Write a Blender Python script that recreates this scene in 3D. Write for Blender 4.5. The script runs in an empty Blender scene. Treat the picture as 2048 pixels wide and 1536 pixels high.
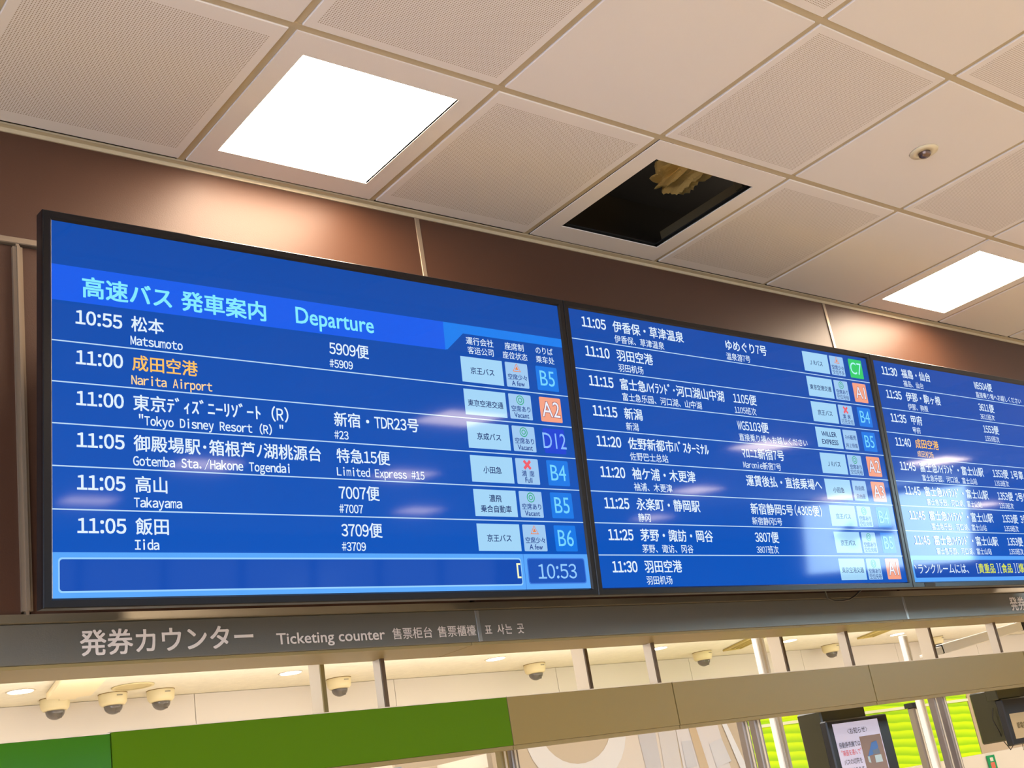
import bpy, bmesh, math, random
from mathutils import Vector, Matrix

# ------------------------------------------------------------------ camera, world, exposure
SC = bpy.context.scene
COL = SC.collection
CZ = 1.5                      # eye height; all heights below are given above the floor
cam_d = bpy.data.cameras.new('camera'); cam = bpy.data.objects.new('camera', cam_d); COL.objects.link(cam)
cam_d.sensor_width = 36.0; cam_d.lens = 2456.24 * 36.0 / 2048.0
cam_d.clip_start = 0.05; cam_d.clip_end = 200
R_ = Vector((0.77781637, -0.6079615, -0.1593252)); U_ = Vector((-0.08923447, -0.35776434, 0.92953853)); F_ = Vector((0.62212451, 0.70879298, 0.33252609))
m = Matrix(((R_.x, U_.x, -F_.x, 0), (R_.y, U_.y, -F_.y, 0), (R_.z, U_.z, -F_.z, CZ), (0, 0, 0, 1)))
cam.matrix_world = m
SC.camera = cam
w = bpy.data.worlds.new('world'); SC.world = w; w.use_nodes = True
w.node_tree.nodes['Background'].inputs[0].default_value = (0.02, 0.022, 0.026, 1)
w.node_tree.nodes['Background'].inputs[1].default_value = 1.0
SC.view_settings.view_transform = 'Standard'
try: SC.view_settings.look = 'None'
except Exception: pass
SC.view_settings.exposure = 0.0; SC.view_settings.gamma = 1.0; SC.view_settings.use_curve_mapping = False

PANEL_E = 39.0                # radiance of the square ceiling lights
def area(name, loc, sx, sy, power, col, rot=(0, 0, 0)):
    l = bpy.data.lights.new(name, 'AREA'); l.shape = 'RECTANGLE'; l.size = sx; l.size_y = sy; l.energy = power; l.color = col
    o = bpy.data.objects.new(name, l); o.location = loc; o.rotation_euler = rot; COL.objects.link(o); return o
# added fill lights brightening the ticket office, unseen behind the fascia
area('office_fill', (3.0, 3.7, 2.385), 6.0, 0.4, 46, (1.0, 0.98, 0.96))
area('office_fill', (9.5, 3.7, 2.385), 6.0, 0.4, 46, (1.0, 0.98, 0.96))
area('office_fill', (3.0, 5.0, 2.385), 6.0, 0.25, 46, (1.0, 0.98, 0.96))
area('office_fill', (9.5, 5.0, 2.385), 6.0, 0.25, 46, (1.0, 0.98, 0.96))
# added fill above the office partition, unseen, brightening ceiling and rear wall
area('uplight_fill', (3.0, 4.95, 1.93), 6.0, 0.12, 42, (1.0, 0.98, 0.97), (math.pi, 0, 0))
area('uplight_fill', (9.5, 4.95, 1.93), 6.0, 0.12, 42, (1.0, 0.98, 0.97), (math.pi, 0, 0))

# ------------------------------------------------------------------ helpers
def lin(c):
    return tuple(((v / 255.0) / 12.92 if v / 255.0 <= 0.04045 else ((v / 255.0 + 0.055) / 1.055) ** 2.4) for v in c)
MATS = {}
def mat(name, rgb, rough=0.5, metal=0.0, emit=None, es=1.0, spec=0.5, bump=0.0, bscale=60.0, vary=0.0, vscale=8.0, alpha=None, trans=0.0, coat=0.0):
    if name in MATS: return MATS[name]
    M = bpy.data.materials.new(name); M.use_nodes = True; nt = M.node_tree; b = nt.nodes['Principled BSDF']
    c = lin(rgb) + (1,)
    b.inputs['Base Color'].default_value = c; b.inputs['Roughness'].default_value = rough; b.inputs['Metallic'].default_value = metal
    b.inputs['Specular IOR Level'].default_value = spec
    if coat: b.inputs['Coat Weight'].default_value = coat; b.inputs['Coat Roughness'].default_value = 0.08
    if emit: b.inputs['Emission Color'].default_value = lin(emit) + (1,); b.inputs['Emission Strength'].default_value = es
    if trans: b.inputs['Transmission Weight'].default_value = trans
    if alpha is not None: b.inputs['Alpha'].default_value = alpha
    if bump or vary:
        tc = nt.nodes.new('ShaderNodeTexCoord'); n = nt.nodes.new('ShaderNodeTexNoise'); n.inputs['Scale'].default_value = bscale; n.inputs['Detail'].default_value = 4
        nt.links.new(tc.outputs['Object'], n.inputs['Vector'])
        if bump:
            bp = nt.nodes.new('ShaderNodeBump'); bp.inputs['Strength'].default_value = bump; bp.inputs['Distance'].default_value = 0.002
            nt.links.new(n.outputs['Fac'], bp.inputs['Height']); nt.links.new(bp.outputs['Normal'], b.inputs['Normal'])
        if vary:
            n2 = nt.nodes.new('ShaderNodeTexNoise'); n2.inputs['Scale'].default_value = vscale; n2.inputs['Detail'].default_value = 3
            nt.links.new(tc.outputs['Object'], n2.inputs['Vector'])
            mx = nt.nodes.new('ShaderNodeMix'); mx.data_type = 'RGBA'
            mx.inputs[6].default_value = tuple(v * (1 - vary) for v in c[:3]) + (1,); mx.inputs[7].default_value = tuple(min(1, v * (1 + vary)) for v in c[:3]) + (1,)
            nt.links.new(n2.outputs['Fac'], mx.inputs[0]); nt.links.new(mx.outputs[2], b.inputs['Base Color'])
    MATS[name] = M
    return M

def box(bm, x0, x1, y0, y1, z0, z1):
    vs = [bm.verts.new(p) for p in ((x0, y0, z0), (x1, y0, z0), (x1, y1, z0), (x0, y1, z0), (x0, y0, z1), (x1, y0, z1), (x1, y1, z1), (x0, y1, z1))]
    for f in ((0, 3, 2, 1), (4, 5, 6, 7), (0, 1, 5, 4), (1, 2, 6, 5), (2, 3, 7, 6), (3, 0, 4, 7)): bm.faces.new([vs[i] for i in f])
def lathe(bm, prof, n=32, cx=0, cy=0, caps=True):
    rings = []
    for r, z in prof:
        rings.append([bm.verts.new((cx + r * math.cos(2 * math.pi * k / n), cy + r * math.sin(2 * math.pi * k / n), z)) for k in range(n)])
    for a, b_ in zip(rings, rings[1:]):
        for k in range(n): bm.faces.new((a[k], a[(k + 1) % n], b_[(k + 1) % n], b_[k]))
    if caps:
        if prof[0][0] > 1e-4: bm.faces.new(rings[0][::-1])
        if prof[-1][0] > 1e-4: bm.faces.new(rings[-1])
def tube(bm, pts, r, n=8):
    pts = [Vector(p) for p in pts]; rings = []
    for i, p in enumerate(pts):
        d = (pts[min(i + 1, len(pts) - 1)] - pts[max(i - 1, 0)]).normalized()
        a = d.cross(Vector((0, 0, 1)));
        if a.length < 1e-3: a = d.cross(Vector((0, 1, 0)))
        a.normalize(); b_ = d.cross(a)
        rings.append([bm.verts.new(p + r * (math.cos(2 * math.pi * k / n) * a + math.sin(2 * math.pi * k / n) * b_)) for k in range(n)])
    for A, B in zip(rings, rings[1:]):
        for k in range(n): bm.faces.new((A[k], A[(k + 1) % n], B[(k + 1) % n], B[k]))
    bm.faces.new(rings[0][::-1]); bm.faces.new(rings[-1])
def ngon(bm, pts): bm.faces.new([bm.verts.new(p) for p in pts])
def bevel(bm, wd, seg=1):
    bmesh.ops.bevel(bm, geom=list(bm.edges), offset=wd, segments=seg, affect='EDGES', clamp_overlap=True)
def obj(name, bm, mt, parent=None, loc=None, smooth=False, fix=True):
    me = bpy.data.meshes.new(name)
    if fix: bmesh.ops.recalc_face_normals(bm, faces=list(bm.faces))
    bm.to_mesh(me); bm.free()
    if smooth:
        for p in me.polygons: p.use_smooth = True
    me.materials.append(mt)
    o = bpy.data.objects.new(name, me); COL.objects.link(o)
    if parent: o.parent = parent
    if loc is not None: o.location = loc
    return o
def bobj(name, b, mt, parent=None, bev=0.0, loc=None, seg=1):
    bm = bmesh.new()
    for q in (b if isinstance(b[0], (tuple, list)) else [b]): box(bm, *q)
    if bev: bevel(bm, bev, seg)
    return obj(name, bm, mt, parent, loc)
def tag(o, label, cat, group=None, kind=None):
    if label: o['label'] = label
    if cat: o['category'] = cat
    if group: o['group'] = group
    if kind: o['kind'] = kind
    return o
def struct(o): o['kind'] = 'structure'; return o
def empty(name, loc, rot=(0, 0, 0)):
    o = bpy.data.objects.new(name, None); o.location = loc; o.rotation_euler = rot; o.empty_display_size = 0.1; COL.objects.link(o); return o
def copy_of(o, parent=None, loc=None):
    c = o.copy(); COL.objects.link(c); c.parent = parent
    if loc is not None: c.location = loc
    return c
def copy_tree(o, loc, label=None):
    r = copy_of(o, None, loc)
    for ch in list(o.children):
        c = copy_of(ch, r)
        for g in list(ch.children): copy_of(g, c)
    if label: r['label'] = label
    return r

# ------------------------------------------------------------------ lettering: glyph outlines turned into flat meshes
GL = {}
_gc = bpy.data.curves.new('glyph', 'FONT'); _gc.resolution_u = 3; _gc.fill_mode = 'FRONT'
_go = bpy.data.objects.new('glyph', _gc); COL.objects.link(_go)
def glyph(ch, wt=0.0):
    k = (ch, wt)
    if k in GL: return GL[k]
    if wt == 0.0:
        _gc.body = ch
        me = _go.to_mesh()
        GL[k] = ([(v.co.x, v.co.y, 0) for v in me.vertices], [tuple(p.vertices) for p in me.polygons])
        _go.to_mesh_clear()
    else:
        # heavier weight: the same outline laid down several times, slightly shifted
        v, f = glyph(ch, 0.0); n = len(v); V = []; Fc = []
        sh = ((wt, wt * .8), (-wt, -wt * .8), (wt, -wt * .8), (-wt, wt * .8)) if wt > 0.011 else ((wt, wt * .7), (-wt, -wt * .7))
        for q, (dx, dy) in enumerate(sh):
            V += [(a + dx, b_ + dy, q) for a, b_, _l in v]; Fc += [tuple(i + q * n for i in p) for p in f]
        GL[k] = (V, Fc)
    return GL[k]
def _w(s):
    v = glyph(s)[0]; return max(a[0] for a in v), min(a[0] for a in v)
EM = _w('\u7530\u7530')[0] - _w('\u7530')[0]           # advance of a full-width character
def half(ch): return ord(ch) < 0x2e80 and ch not in '\u3000\u30fb\u25ce' or 0xff61 <= ord(ch) <= 0xff9f
def text_cjk(s, size, wt=0.0, ratio=0.5, colon=0.0):
    """board lettering: full-width characters one em apart, half-width ones half an em apart; returns verts, faces, width"""
    V, Fc = [], []; x = 0.0; k = size / EM
    for ch in s:
        adv = ratio if half(ch) else 1.0
        if ch == ':' and colon: adv = colon
        c2 = ch; sx = 1.0; asc = 0x21 <= ord(ch) <= 0x7e
        if ch == ' ': x += adv * size; continue
        if asc: c2 = chr(ord(ch) + 0xfee0)
        v, f = glyph(c2, wt)
        if not v: x += adv * size; continue
        n0 = len(V); lo_ = min(a[0] for a in v); hi = max(a[0] for a in v)
        if asc:
            sx = min(0.94, 0.93 * adv * size / max(1e-6, (hi - lo_) * k)); off = adv * size / 2 - (lo_ + hi) / 2 * k * sx
            if ch in '([': off += size * 0.06
            if ch in ')]': off -= size * 0.06
            if ch in '.,': off = size * 0.06 - lo_ * k * sx
        else: off = 0.0
        V += [(x + off + a[0] * k * sx, a[1] * k, a[2]) for a in v]; Fc += [tuple(i + n0 for i in p) for p in f]
        x += adv * size
    return V, Fc, x
def text_lat(s, size, wt=0.0, sx=1.0):
    """proportional latin lettering, cap height = size"""
    v, f = glyph(s, wt); h = max(a[1] for a in glyph('H')[0]); k = size / h
    x0 = min(a[0] for a in v)
    V = [((a[0] - x0) * k * sx, a[1] * k, a[2]) for a in v]
    return V, list(f), max(a[0] for a in V)
def text_obj(name, data, mt, parent, put):
    V, Fc, _ = data
    me = bpy.data.meshes.new(name); me.from_pydata([(p[0], p[1] - l * 5e-5, p[2]) for p, l in ((put(x, y), l) for x, y, l in V)], [], Fc); me.materials.append(mt)
    o = bpy.data.objects.new(name, me); COL.objects.link(o); o.parent = parent; return o
def fit(data, wd):
    V, Fc, _ = data; a = min(v[0] for v in V); b = max(v[0] for v in V); k = wd / (b - a)
    return [((v[0] - a) * k, v[1], v[2]) for v in V], Fc, wd

# ------------------------------------------------------------------ materials
m_wall = mat('brown_laminate', (76, 48, 33), rough=0.48, metal=0.0, spec=0.40, bump=0.15, bscale=300)
m_trim = mat('pale_metal_trim', (150, 132, 112), rough=0.4, metal=0.4)
m_fascia = mat('grey_brown_fascia', (106, 102, 92), rough=0.35, metal=0.2, bump=0.1, bscale=300)
m_soffit = mat('beige_laminate', (144, 126, 82), rough=0.45, spec=0.3, bump=0.05, bscale=200)
m_tile = mat('plain_ceiling_tile', (228, 220, 214), rough=0.85, bump=0.12, bscale=400)
m_gridbar = mat('tan_grid_bar', (188, 172, 142), rough=0.7)
m_white = mat('white_paint', (226, 214, 196), rough=0.6)
m_office = mat('office_wall', (222, 213, 203), rough=0.7, vary=0.03, vscale=2)
m_black = mat('black_plastic', (26, 25, 28), rough=0.32, spec=0.5)
m_bezel = mat('black_bezel', (14, 13, 17), rough=0.28, spec=0.25)
m_dark = mat('dark_metal', (40, 36, 32), rough=0.5, metal=0.5)
m_green = mat('green_panel', (80, 118, 0), rough=0.4, spec=0.1)
m_green2 = mat('dark_green_glossy_panel', (56, 116, 4), rough=0.1, spec=0.2)
m_alu = mat('brushed_aluminium', (200, 190, 178), rough=0.32, metal=0.7)
m_greypost = mat('grey_post', (140, 128, 118), rough=0.4, metal=0.5)
m_brown = mat('dark_brown_edge', (86, 64, 38), rough=0.5)
m_signw = mat('pale_sign_lettering', (232, 220, 210), rough=0.5)
m_floor = mat('floor_stone', (218, 199, 162), rough=0.35, vary=0.12, vscale=3)
m_back = mat('hall_wall', (200, 188, 172), rough=0.6)
m_diff = mat('lit_diffuser', (255, 255, 255), emit=(255, 230, 200), es=PANEL_E)
m_down = mat('lit_downlight', (255, 255, 255), emit=(255, 244, 226), es=14.0)
m_lime = mat('lime_wall', (190, 235, 10), rough=0.35)

def perforated():
    M = bpy.data.materials.new('perforated_ceiling_tile'); M.use_nodes = True; nt = M.node_tree; b = nt.nodes['Principled BSDF']
    b.inputs['Roughness'].default_value = 0.85
    tc = nt.nodes.new('ShaderNodeTexCoord'); sp = nt.nodes.new('ShaderNodeSeparateXYZ'); nt.links.new(tc.outputs['Object'], sp.inputs[0])
    def M_(op, a, b_=None, c=None):
        n = nt.nodes.new('ShaderNodeMath'); n.operation = op
        for i, v in enumerate((a, b_, c)):
            if v is None: continue
            if isinstance(v, (int, float)): n.inputs[i].default_value = v
            else: nt.links.new(v, n.inputs[i])
        return n.outputs[0]
    P = 0.0063
    X, Y = sp.outputs[0], sp.outputs[1]
    fx = M_('SUBTRACT', M_('FRACT', M_('DIVIDE', M_('ADD', X, 10 * P * 100), P)), 0.5)
    fy = M_('SUBTRACT', M_('FRACT', M_('DIVIDE', M_('ADD', Y, 10 * P * 100), P)), 0.5)
    d = M_('SQRT', M_('ADD', M_('MULTIPLY', fx, fx), M_('MULTIPLY', fy, fy)))
    hole = M_('LESS_THAN', d, 0.27)
    ins = M_('MULTIPLY', M_('LESS_THAN', M_('ABSOLUTE', X), 0.266), M_('LESS_THAN', M_('ABSOLUTE', Y), 0.266))
    fac = M_('MULTIPLY', hole, ins)
    mx = nt.nodes.new('ShaderNodeMix'); mx.data_type = 'RGBA'
    nt.links.new(fac, mx.inputs[0])
    mx.inputs[6].default_value = lin((228, 220, 214)) + (1,); mx.inputs[7].default_value = lin((158, 140, 120)) + (1,)
    nt.links.new(mx.outputs[2], b.inputs['Base Color'])
    return M
m_perf = perforated()

# ------------------------------------------------------------------ hall shell
H = 1.7924 + CZ; YW = 2.68; Y1 = 2.0226; X0 = 1.3042; T = 0.6
Z = lambda z: z + CZ
XL, XR, YB = -4.1, 20.0, -9.0
struct(bobj('floor', (XL, XR, YB, 6.2, -0.05, 0.0), m_floor))
struct(bobj('wall_left', (XL - 0.1, XL, YB, 6.3, -0.05, 4.1), m_back))
struct(bobj('wall_right', (XR, XR + 0.1, YB, 6.3, -0.05, 4.1), m_back))
# back wall of the hall with a bank of windows (only seen mirrored in the screens)
wb = struct(bobj('wall_back', [(XL, 3.0, YB - 0.15, YB, 0, 4.1), (11.0, XR, YB - 0.15, YB, 0, 4.1), (3.0, 11.0, YB - 0.15, YB, 0, 0.9), (3.0, 11.0, YB - 0.15, YB, 3.05, 4.1)], m_back))
m_sky = mat('daylight_pane', (120, 150, 180), rough=0.1, emit=(170, 205, 240), es=2.2)
m_fill_pane = mat('fill_pane', (120, 150, 180), rough=0.1, emit=(210, 226, 255), es=7.0)  # emission of the added fill facade on the left wall
wn = struct(empty('window_1', (7.0, YB, 0.9)))
for k in range(8):
    bobj('pane', (-4.0 + k * 1.0 + 0.03, -3.0 + k * 1.0 - 0.03, -0.08, -0.06, 0.03, 2.12), m_sky, wn)
for k in range(9): bobj('mullion', (-4.03 + k, -3.97 + k, -0.1, 0.0, 0.0, 2.15), m_dark, wn)
bobj('transom', (-4, 4, -0.1, -0.01, 1.3, 1.36), m_dark, wn)

wn = struct(empty('fill_facade', (XL, -4.0, 0.05)))  # added glowing facade, unseen, fills front wall and ceiling with cool light
for k in range(9):
    bobj('pane', (0.02, 0.04, -4.4 + k * 1.0 + 0.03, -3.4 + k * 1.0 - 0.03, 0.0, 2.9), m_fill_pane, wn)
for k in range(10): bobj('mullion', (0.0, 0.08, -4.43 + k, -4.37 + k, 0.0, 2.95), m_dark, wn)

# ------------------------------------------------------------------ hall ceiling: grid, tiles
ceil = struct(empty('ceiling', (X0, Y1, H)))
LIGHTS = [(0, 0), (5, 0), (10, 0), (15, 0), (-4, 6), (0, 6), (5, 6), (10, 6), (14, 6), (19, 6), (-2, 10), (7, 10), (4, 10), (13, 10), (17, 10), (22, 10), (-3, 14), (4, 14), (10, 14), (16, 14)]
HATCH = (2, 0)
G = 0.011                      # half joint
def tile_mesh(name, sx, sy, mt, holes=None, th=0.014):
    bm = bmesh.new(); hx, hy = sx / 2 - G, sy / 2 - G
    if holes:
        a, b_, c, d = holes
        for q in ((-hx, a, -hy, hy), (b_, hx, -hy, hy), (a, b_, -hy, c), (a, b_, d, hy)): box(bm, q[0], q[1], q[2], q[3], 0, th)
        bmesh.ops.remove_doubles(bm, verts=list(bm.verts), dist=1e-5)
    else:
        box(bm, -hx, hx, -hy, hy, 0, 0.014); bevel(bm, 0.0015)
    me = bpy.data.meshes.new(name); bmesh.ops.recalc_face_normals(bm, faces=list(bm.faces)); bm.to_mesh(me); bm.free(); me.materials.append(mt); return me
D0 = YW - Y1 - 0.018
meshes = {(p, r0): tile_mesh('ceiling_tile', T, D0 if r0 else T, m_perf if p else m_tile) for p in (0, 1) for r0 in (0, 1)}
far = bmesh.new()
NI, NR = (-9, 31), 18
cnt = 0
for r in range(NR + 1):
    for i in range(NI[0], NI[1]):
        if (i, r) in LIGHTS or (i, r) == HATCH: continue
        cx = (i + 0.5) * T; cy = D0 / 2 if r == 0 else -r * T + T / 2
        near = (r <= 6 and -2 <= i <= 10 + r) or (r <= 12 and 4 <= i <= 14)
        if near and cnt < 290:
            o = bpy.data.objects.new('ceiling_tile', meshes[((i + r) % 2, 1 if r == 0 else 0)]); COL.objects.link(o); o.parent = ceil; o.location = (cx, cy, 0); cnt += 1
        else:
            hy = (D0 if r == 0 else T) / 2 - G
            box(far, cx - T / 2 + G, cx + T / 2 - G, cy - hy, cy + hy, 0, 0.014)
o = obj('ceiling_tile', far, m_tile, ceil); o['kind'] = 'stuff'
for i in range(NI[0], NI[1] + 1):
    bobj('grid_bar', (i * T - 0.0105, i * T + 0.0105, -NR * T, D0, 0.005, 0.02), m_gridbar, ceil)
for r in range(NR + 1):
    bobj('grid_bar', (NI[0] * T, NI[1] * T, -r * T - 0.0105, -r * T + 0.0105, 0.0035, 0.018), m_gridbar, ceil)
struct(bobj('trim_1', [(XL, XR, YW - 0.02, YW, H - 0.001, H + 0.004), (XL, XR, YW - 0.004, YW, H - 0.012, H + 0.004)], m_gridbar))
# slab closing the void above the ceiling, near-black colour carrying the void's shade
struct(bobj('ceiling', (XL, XR, YB, 6.3, 4.1, 4.2), mat('void_shaded_slab', (12, 11, 10), rough=0.9)))

# square ceiling lights
def make_light():
    r = empty('ceiling_light', (0, 0, H))
    A = 0.232
    me = tile_mesh('frame', T, T, m_tile, (-A, A, -A, A)); f = bpy.data.objects.new('frame', me); COL.objects.link(f); f.parent = r
    bm = bmesh.new()
    for q in ((-A - .004, -A, -A, A), (A, A + .004, -A, A), (-A, A, -A - .004, -A), (-A, A, A, A + .004)): box(bm, q[0], q[1], q[2], q[3], 0.0005, 0.03)
    obj('reflector_rim', bm, m_white, r)
    bobj('diffuser', (-A, A, -A, A, 0.007, 0.013), m_diff, r)
    return r
L0 = make_light()
for n, (i, r) in enumerate(LIGHTS):
    cx = X0 + (i + .5) * T; cy = Y1 + (D0 / 2 - 0.0) if r == 0 else Y1 - r * T + T / 2
    o = L0 if n == 0 else copy_tree(L0, (0, 0, 0))
    o.location = (cx, cy, H); o['category'] = 'ceiling light'; o['group'] = 'square recessed ceiling lights'
    o['label'] = {(0, 0): 'big glowing square ceiling light above the left departure screen, beside the brown wall',
                  (5, 0): 'glowing square ceiling light at the right edge, above the rightmost screens'}.get((i, r), 'square ceiling light further along the hall, seen only mirrored in the screens')
    if r == 0 and n == 0:
        pass
# the wall row is a little deeper than the module: filler strips behind the two near lights
for (i, r) in LIGHTS[:4]:
    cx = (i + .5) * T
    bobj('filler_strip', (cx - T / 2 + G, cx + T / 2 - G, D0 - (D0 - T) / 2 - G, D0 - G, 0.0, 0.014), m_tile, ceil)
    bobj('filler_strip', (cx - T / 2 + G, cx + T / 2 - G, G, (D0 - T) / 2 + G, 0.0, 0.014), m_tile, ceil)

# open hatch in the ceiling, with what shows in the void
hx = X0 + 2.5 * T; hy = Y1 + D0 / 2
hr = empty('ceiling_hatch', (hx, hy, H)); tag(hr, 'square ceiling opening with its cover missing, dark void showing inside', 'ceiling hatch')
me = tile_mesh('frame', T, D0, m_tile, (-0.222, 0.222, -0.224, 0.226), 0.003); f = bpy.data.objects.new('frame', me); COL.objects.link(f); f.parent = hr
m_void = mat('void_shade', (8, 7, 6), rough=0.9)  # darkness of the void put into the rim's colour
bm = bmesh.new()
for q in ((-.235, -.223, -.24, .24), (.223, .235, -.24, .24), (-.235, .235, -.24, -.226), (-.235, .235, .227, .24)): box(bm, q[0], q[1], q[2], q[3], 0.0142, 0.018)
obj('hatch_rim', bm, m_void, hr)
# crumpled insulation round a duct
m_ins = mat('crumpled_insulation', (232, 206, 140), rough=0.5, bump=0.6, bscale=40)
random.seed(4)
bm = bmesh.new(); nu, nv = 36, 96; grid = []
for a in range(nu):
    row = []
    for b_ in range(nv):
        t = a / (nu - 1); ph = 2 * math.pi * b_ / nv
        rr = 0.085 + 0.07 * math.sin(math.pi * t) ** 0.7
        rr *= 1 + 0.34 * (1 - 2 * abs(math.sin(ph * 4.5 + 1.0 * math.sin(t * 4)))) + 0.12 * math.sin(ph * 11 + t * 7) + random.uniform(-.03, .03)
        row.append(bm.verts.new((-0.30 + 0.6 * t, rr * 1.15 * math.cos(ph), rr * math.sin(ph))))
    grid.append(row)
for a in range(nu - 1):
    for b_ in range(nv): bm.faces.new((grid[a][b_], grid[a][(b_ + 1) % nv], grid[a + 1][(b_ + 1) % nv], grid[a + 1][b_]))
bm.faces.new(grid[0][::-1]); bm.faces.new(grid[-1])
ins = obj('wrapped_duct', bm, m_ins, None, (3.15, 2.45, H + 0.30)); ins.scale = (0.60, 0.42, 0.42); ins.rotation_euler = (0, math.radians(-8), math.radians(70))
tag(ins, 'duct wrapped in crumpled yellowish insulation, inside the open ceiling hatch', 'duct')
bm = bmesh.new(); lathe(bm, [(0.17, 0), (0.18, 0.02), (0.17, 0.04), (0.17, 0.9), (0.18, 0.92), (0.17, 0.94)], 28)
dct = obj('sheet_duct', bm, mat('dull_sheet_metal', (128, 104, 76), rough=0.6, metal=0.1), None, (2.58, 2.54, H + 0.44), smooth=False)
dct.scale = (0.62, 0.62, 0.46); dct.rotation_euler = (0, math.radians(90), math.radians(6)); tag(dct, 'dull round metal duct in the void above the open hatch', 'duct')
ch = empty('steel_channel', (3.265, 2.351, H + 0.14)); tag(ch, 'dark steel channel running across the void inside the open hatch', 'steel channel')
m_ch = mat('dark_galvanised', (104, 94, 72), rough=0.6, metal=0.1)
bobj('web', [(-0.02, 0.02, -0.9, 0.37, 0.0, 0.004), (-0.022, -0.018, -0.9, 0.37, 0, 0.04), (0.018, 0.022, -0.9, 0.37, 0, 0.04)], m_ch, ch)
for yy in (-0.8, -0.4): bobj('hanger_rod', (-0.003, 0.003, yy, yy + 0.006, 0.003, 4.1 - H - 0.14), m_ch, ch)
for yy in (-0.34, -0.06):
    bobj('hanger_clip', [(-0.045, 0.03, yy, yy + 0.035, -0.004, 0.0), (-0.05, -0.045, yy, yy + 0.035, -0.004, 0.05)], m_ch, ch, bev=0.001)

# sprinkler
sp = empty('sprinkler', (3.409, 1.721, H)); tag(sp, 'small round ceiling sprinkler head in a plain tile, upper right', 'sprinkler')
bm = bmesh.new(); lathe(bm, [(0.018, -0.001), (0.046, -0.001), (0.044, -0.005), (0.02, -0.007), (0.018, -0.001)], 32, caps=False); obj('escutcheon', bm, mat('cream_plate', (222, 208, 176), rough=0.5), sp, smooth=True)
bm = bmesh.new(); lathe(bm, [(0.0005, -0.022), (0.014, -0.021), (0.019, -0.016), (0.0195, -0.004), (0.0195, 0.0)], 24); obj('head', bm, mat('dull_chrome', (120, 100, 90), rough=0.3, metal=0.8), sp, smooth=True)

# ------------------------------------------------------------------ monitor wall
wf = struct(empty('wall_front', (0, YW, 0)))
wf_b = [(XL, XR, 0.06, 0.14, Z(0.474), H + 0.3)]
bobj('core', wf_b, m_dark, wf)
SE = [-1.96, 0.06, 2.08, 4.10, 6.12, 8.14, 10.16, 12.18, 14.2, 16.22, 18.24, 20.0]
SE[0] = XL
for a, b_ in zip(SE, SE[1:]):
    bobj('wall_panel', (a + 0.004, b_ - 0.004, 0.0, 0.058, Z(1.492), H - 0.003), m_wall, wf, bev=0.0015)
for s in SE[1:-1]:
    bobj('seam_strip', (s - 0.008, s + 0.008, -0.0035, 0.03, Z(1.492), H - 0.008), m_trim, wf, bev=0.001)
SL = [XL, 0.875, 2.08, 4.10, 6.12, 8.14, 10.16, 12.18, 14.2, 16.22, 18.24, 20.0]
for a, b_ in zip(SL, SL[1:]):
    bobj('wall_panel', (a + 0.009, b_ - 0.009, 0.006, 0.058, Z(0.583), Z(1.473)), m_wall, wf, bev=0.0015)
bm = bmesh.new()
for k in range(9):
    pass
box(bm, 0.864, 0.887, -0.012, 0.03, Z(0.581), Z(1.474)); bevel(bm, 0.008, 4)
struct(obj('trim_2', bm, m_trim, None, (0, YW, 0), smooth=False))
struct(bobj('trim_3', (XL, XR, YW - 0.006, YW + 0.05, Z(1.474), Z(1.491)), m_trim, bev=0.002))
# sloping ledge above the fascia
bm = bmesh.new()
pr = [(0.03, Z(0.583)), (-0.002, Z(0.583)), (-0.012, Z(0.566)), (-0.014, Z(0.562)), (0.03, Z(0.560))]
lo = [bm.verts.new((XL, y, z)) for y, z in pr]; hi_ = [bm.verts.new((XR, y, z)) for y, z in pr]
for k in range(5): bm.faces.new((lo[k], lo[(k + 1) % 5], hi_[(k + 1) % 5], hi_[k]))
bm.faces.new(lo); bm.faces.new(hi_[::-1])
struct(obj('trim_4', bm, mat('ledge_metal', (132, 120, 98), rough=0.4, metal=0.3), None, (0, YW, 0)))
for a, b_ in zip(SE, SE[1:]):
    bobj('fascia_panel', (a + 0.006, b_ - 0.006, -0.004, 0.05, Z(0.474), Z(0.5605)), m_fascia, wf, bev=0.001)
for s in SE[1:-1]:
    bobj('seam_strip', (s - 0.0065, s + 0.0065, -0.0055, 0.03, Z(0.4745), Z(0.560)), mat('seam_grey', (150, 148, 142), rough=0.3, metal=0.5), wf, bev=0.0008)
    pass
for a, b_ in zip(SE, SE[1:]):
    bobj('soffit_board', (a - 0.028, b_ - 0.030, 0.0, 0.165, Z(0.466), Z(0.4738)), m_soffit, wf, bev=0.0006)
bobj('soffit_core', (XL, XR, 0.06, 0.18, Z(0.476), Z(0.95)), m_soffit, wf)

# lettering on the fascia: part of the wall
def fput(x0, z0): return lambda x, y: (x0 + x, -0.0062, z0 + y)
def sign_line(x0, x1, z0, data): text_obj('sign_lettering', fit(data, x1 - x0), m_signw, wf, fput(x0, z0))
KT = '発券カウンター'
for xx in (0.984, 4.845):
    sign_line(xx, xx + 0.416, Z(0.4925), text_cjk(KT, 0.0605, 0.016))
sign_line(1.461, 1.772, Z(0.4925), text_lat('Ticketing counter', 0.0262, 0.012))
sign_line(1.795, 1.921, Z(0.4935), text_cjk('售票柜台', 0.0315, 0.007))
sign_line(1.939, 2.066, Z(0.4935), text_cjk('售票櫃檯', 0.0315, 0.007))
sign_line(2.098, 2.236, Z(0.4935), text_cjk('표 사는 곳', 0.031, 0.012))

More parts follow.
